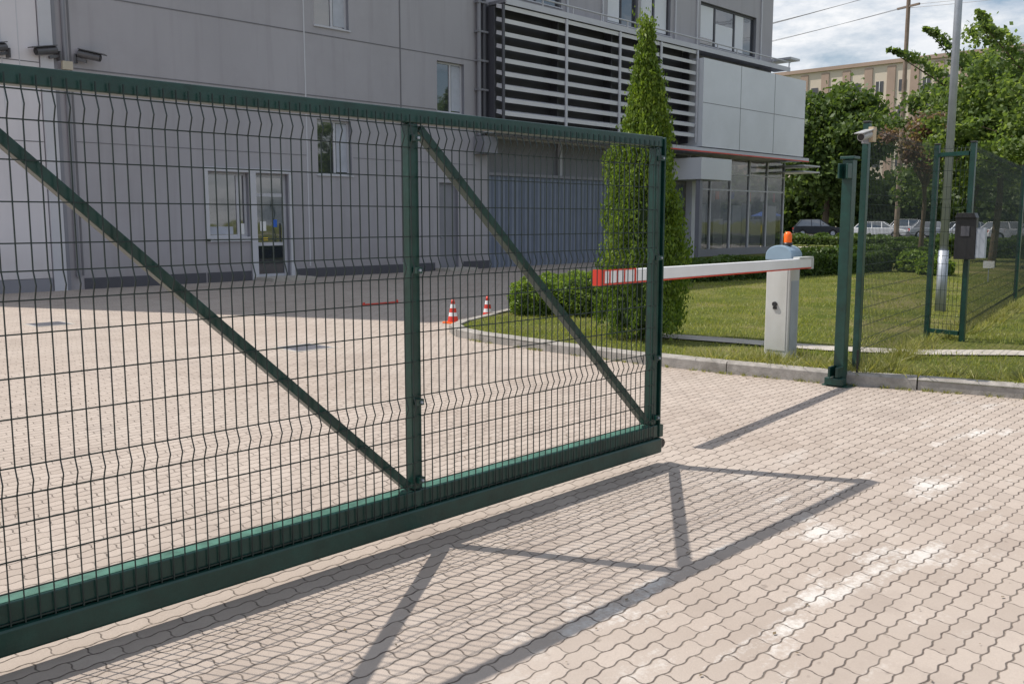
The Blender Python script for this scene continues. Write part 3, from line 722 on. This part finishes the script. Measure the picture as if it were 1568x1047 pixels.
for s in (-.9,-.45,.45,.9): mb.cyl((ux+s*.3,uy+s,15.85),(ux+s*.3,uy+s,16.15),.07,.05,M_dgrey,8)
mb.build('pole',up)
def cable(mb,a,b,sag):
    pts=[Vector(a).lerp(Vector(b),t)-Vector((0,0,sag*4*t*(1-t))) for t in np.linspace(0,1,15)]
    for p,q in zip(pts[:-1],pts[1:]): mb.cyl(p,q,.014,.014,M_mgrey,5,caps=False)
mb=MB()
for s,z in ((-.9,16.15),(-.45,16.15),(.45,16.15),(.9,16.15),(-.8,14.9),(.8,14.9)):
    cable(mb,(ux+s*.3,uy+s,z),(ux+12+s,uy+60,z+1),1.2); cable(mb,(ux+s*.3,uy+s,z),(ux-8+s,uy-45,z-.5),1.)
mb.build('overhead_cables')

# ------------------------------------------------------------------ far building
fb=empty('apartment_building'); mb=MB(); bx=128; HB=22.3
mb.box(bx,bx+14,0,76,0,HB,M_beige); mb.box(bx-.3,bx+14.2,-.2,76.2,HB,HB+.5,M_brown); mb.build('walls',fb)
mb=MB()
for k in range(24):
    y=1.5+k*3.1
    mb.box(bx-.15,bx,y,y+1.1,1,HB-.3,M_brown)
    for fl in range(6):
        z=2.1+fl*3.3
        mb.box(bx-.05,bx-.001,y+1.6,y+2.6,z,z+1.5,M_dgrey)
        if (k+fl)%2: mb.box(bx-.1,bx-.051,y+2.05,y+2.13,z,z+1.5,M_white)
mb.build('bands_and_windows',fb)

# ------------------------------------------------------------------ cars
def car(x,y,rot,paint,suv=False):
    e=empty('parked_car'); T=Matrix.Translation((x,y,.012))@Matrix.Rotation(rot,4,'Z')
    h=1.62 if suv else 1.43; hb=.98 if suv else .88
    mb=MB(); mb.T=T
    mb.extr([(-2.15,.35),(-2.2,.6),(-2.1,hb),(-1.2,hb+.03),(.9,hb+.02),(1.9,hb-.12),(2.2,.62),(2.15,.3),(1.75,.28),(1.6,.55),(1.35,.66),(1.1,.55),(.95,.25),(-.95,.25),(-1.1,.55),(-1.35,.66),(-1.6,.55),(-1.75,.28)],-.87,.87,paint)
    mb.build('body',e,bevel=.05)
    mb=MB(); mb.T=T
    b=[(-1.95,hb+.01),(-1.55,h-.06),(-1.2,h-.02),(.0,h-.02),(.3,h-.08),(1.1,hb+.01)]
    n=len(b); vs=[(a,-.80 if c<h-.2 else -.62,c) for a,c in b]+[(a,.80 if c<h-.2 else .62,c) for a,c in b]
    mb.poly(vs,[tuple(range(n)),tuple(range(2*n-1,n-1,-1))]+[(i,n+i,n+i+1,i+1) for i in range(n-1)],M_glass); mb.build('windows',e)
    mb=MB(); mb.T=T; mb.box(-1.5,.2,-.6,.6,h-.04,h,paint)
    for s in (-1,1):
        for xx in (-.55,.25): mb.beam((xx,s*.81,hb),(xx-.05,s*.63,h-.03),.07,.05,paint)
        mb.beam((1.12,s*.8,hb),(.25,s*.62,h-.04),.06,.06,paint); mb.beam((-1.97,s*.8,hb),(-1.5,s*.62,h-.05),.1,.07,paint)
    mb.build('roof_and_pillars',e,bevel=.02)
    mb=MB(); mb.T=T
    for xx in (-1.35,1.35):
        for s in (-1,1):
            mb.cyl((xx,s*.68,.32),(xx,s*.88,.32),.32,.32,M_tyre,18); mb.cyl((xx,s*.88,.32),(xx,s*.89,.32),.2,.19,M_galv,12)
    for s in (-1,1): mb.box(2.1,2.2,s*.6-.18,s*.6+.18,.62,.76,M_white); mb.box(-2.19,-2.1,s*.62-.15,s*.62+.15,.66,.84,M_red)
    mb.build('wheels_and_lights',e)
P_dk=simple('dark_car_paint',(.03,.035,.045),.2,.3); P_wh=simple('white_car_paint',(.75,.75,.76),.2); P_si=simple('silver_car_paint',(.45,.47,.5),.25,.5)
car(84.0,40.2,math.radians(-60),P_dk,True); car(79.5,32.4,math.radians(-75),P_wh); car(85,31.6,math.radians(-60),P_wh,True)
car(78,24.4,math.radians(-52),P_si); car(76.2,21.2,math.radians(-45),P_wh); car(75.5,18.2,math.radians(-50),P_si,True); car(82,28.6,math.radians(-65),P_si)
e=empty('market_tent'); mb=MB(); tx,ty=73.2,39.6; k=.85
for a in (-k,k):
    for b in (-k,k): mb.cyl((tx+a,ty+b,0),(tx+a,ty+b,1.9),.05,.05,M_lgrey,8)
R_=[(tx-1,ty-1,1.9),(tx+1,ty-1,1.9),(tx+1,ty+1,1.9),(tx-1,ty+1,1.9),(tx,ty,2.45)]
mb.poly(R_,[(0,1,4),(2,3,4),(1,2,4)],M_blue); mb.poly(R_,[(3,0,4)],M_blue)
mb.box(tx-k-.02,tx+k,ty+k,ty+k+.05,0,1.1,M_yel); mb.box(tx-k-.06,tx-k-.01,ty-k,ty+k,0,1.1,M_yel); mb.build('tent',e)
mb=MB(); mb.box(24,24.03,7.0,7.25,.45,.62,M_white); mb.cyl((24.015,7.12,.1),(24.015,7.12,.45),.012,.012,M_galv,8); mb.build('lawn_sign')

# ------------------------------------------------------------------ light
Ld=Vector((.60,-1.23,-2.11)).normalized()
s=bpy.data.lights.new('sun','SUN'); s.energy=5.0; s.angle=math.radians(.5); s.color=(1,.935,.845)
so=bpy.data.objects.new('sun',s); COL.objects.link(so); so.rotation_euler=Ld.to_track_quat('-Z','Y').to_euler(); so.location=(-10,20,40)
w=bpy.data.worlds.new('World'); scene.world=w; w.use_nodes=True; nt=w.node_tree
bg=nt.nodes['Background']; sky=N(nt,'ShaderNodeTexSky',sky_type='NISHITA'); sky.sun_disc=False
sky.sun_elevation=math.radians(57); sky.sun_rotation=math.radians(-26); sky.air_density=1.3; sky.dust_density=1.5
tc=N(nt,'ShaderNodeTexCoord'); mp=N(nt,'ShaderNodeMapping'); mp.inputs['Scale'].default_value=(1,1,2.8); mp.inputs['Location'].default_value=(.35,.1,0); nt.links.new(tc.outputs['Generated'],mp.inputs[0])
nz=noise(nt,4.2,9,.62,coord=mp.outputs[0]); cf=maprange(nt,nz,.42,.58)
cs=maprange(nt,noise(nt,9,6,.6,coord=mp.outputs[0]),.3,.6)
cc_=mixc(nt,cs,(8.2,8.8,9.8),(11.2,11.3,11.5))
skc=mixc(nt,.35,sky.outputs[0],(5.0,7.0,9.8))
nt.links.new(mixc(nt,val(nt,'MULTIPLY',cf,.95),skc,cc_),bg.inputs[0]); bg.inputs[1].default_value=.088

# ------------------------------------------------------------------ camera
cam=bpy.data.cameras.new('camera'); co=bpy.data.objects.new('camera',cam); COL.objects.link(co)
co.location=(0,0,1.6); co.rotation_euler=(math.radians(90-7.48),0,math.radians(-46.4))
cam.sensor_width=36; cam.lens=32.72; cam.clip_end=2000; cam.clip_start=.05
scene.camera=co
scene.view_settings.view_transform='Standard'; scene.view_settings.look='None'; scene.view_settings.exposure=0
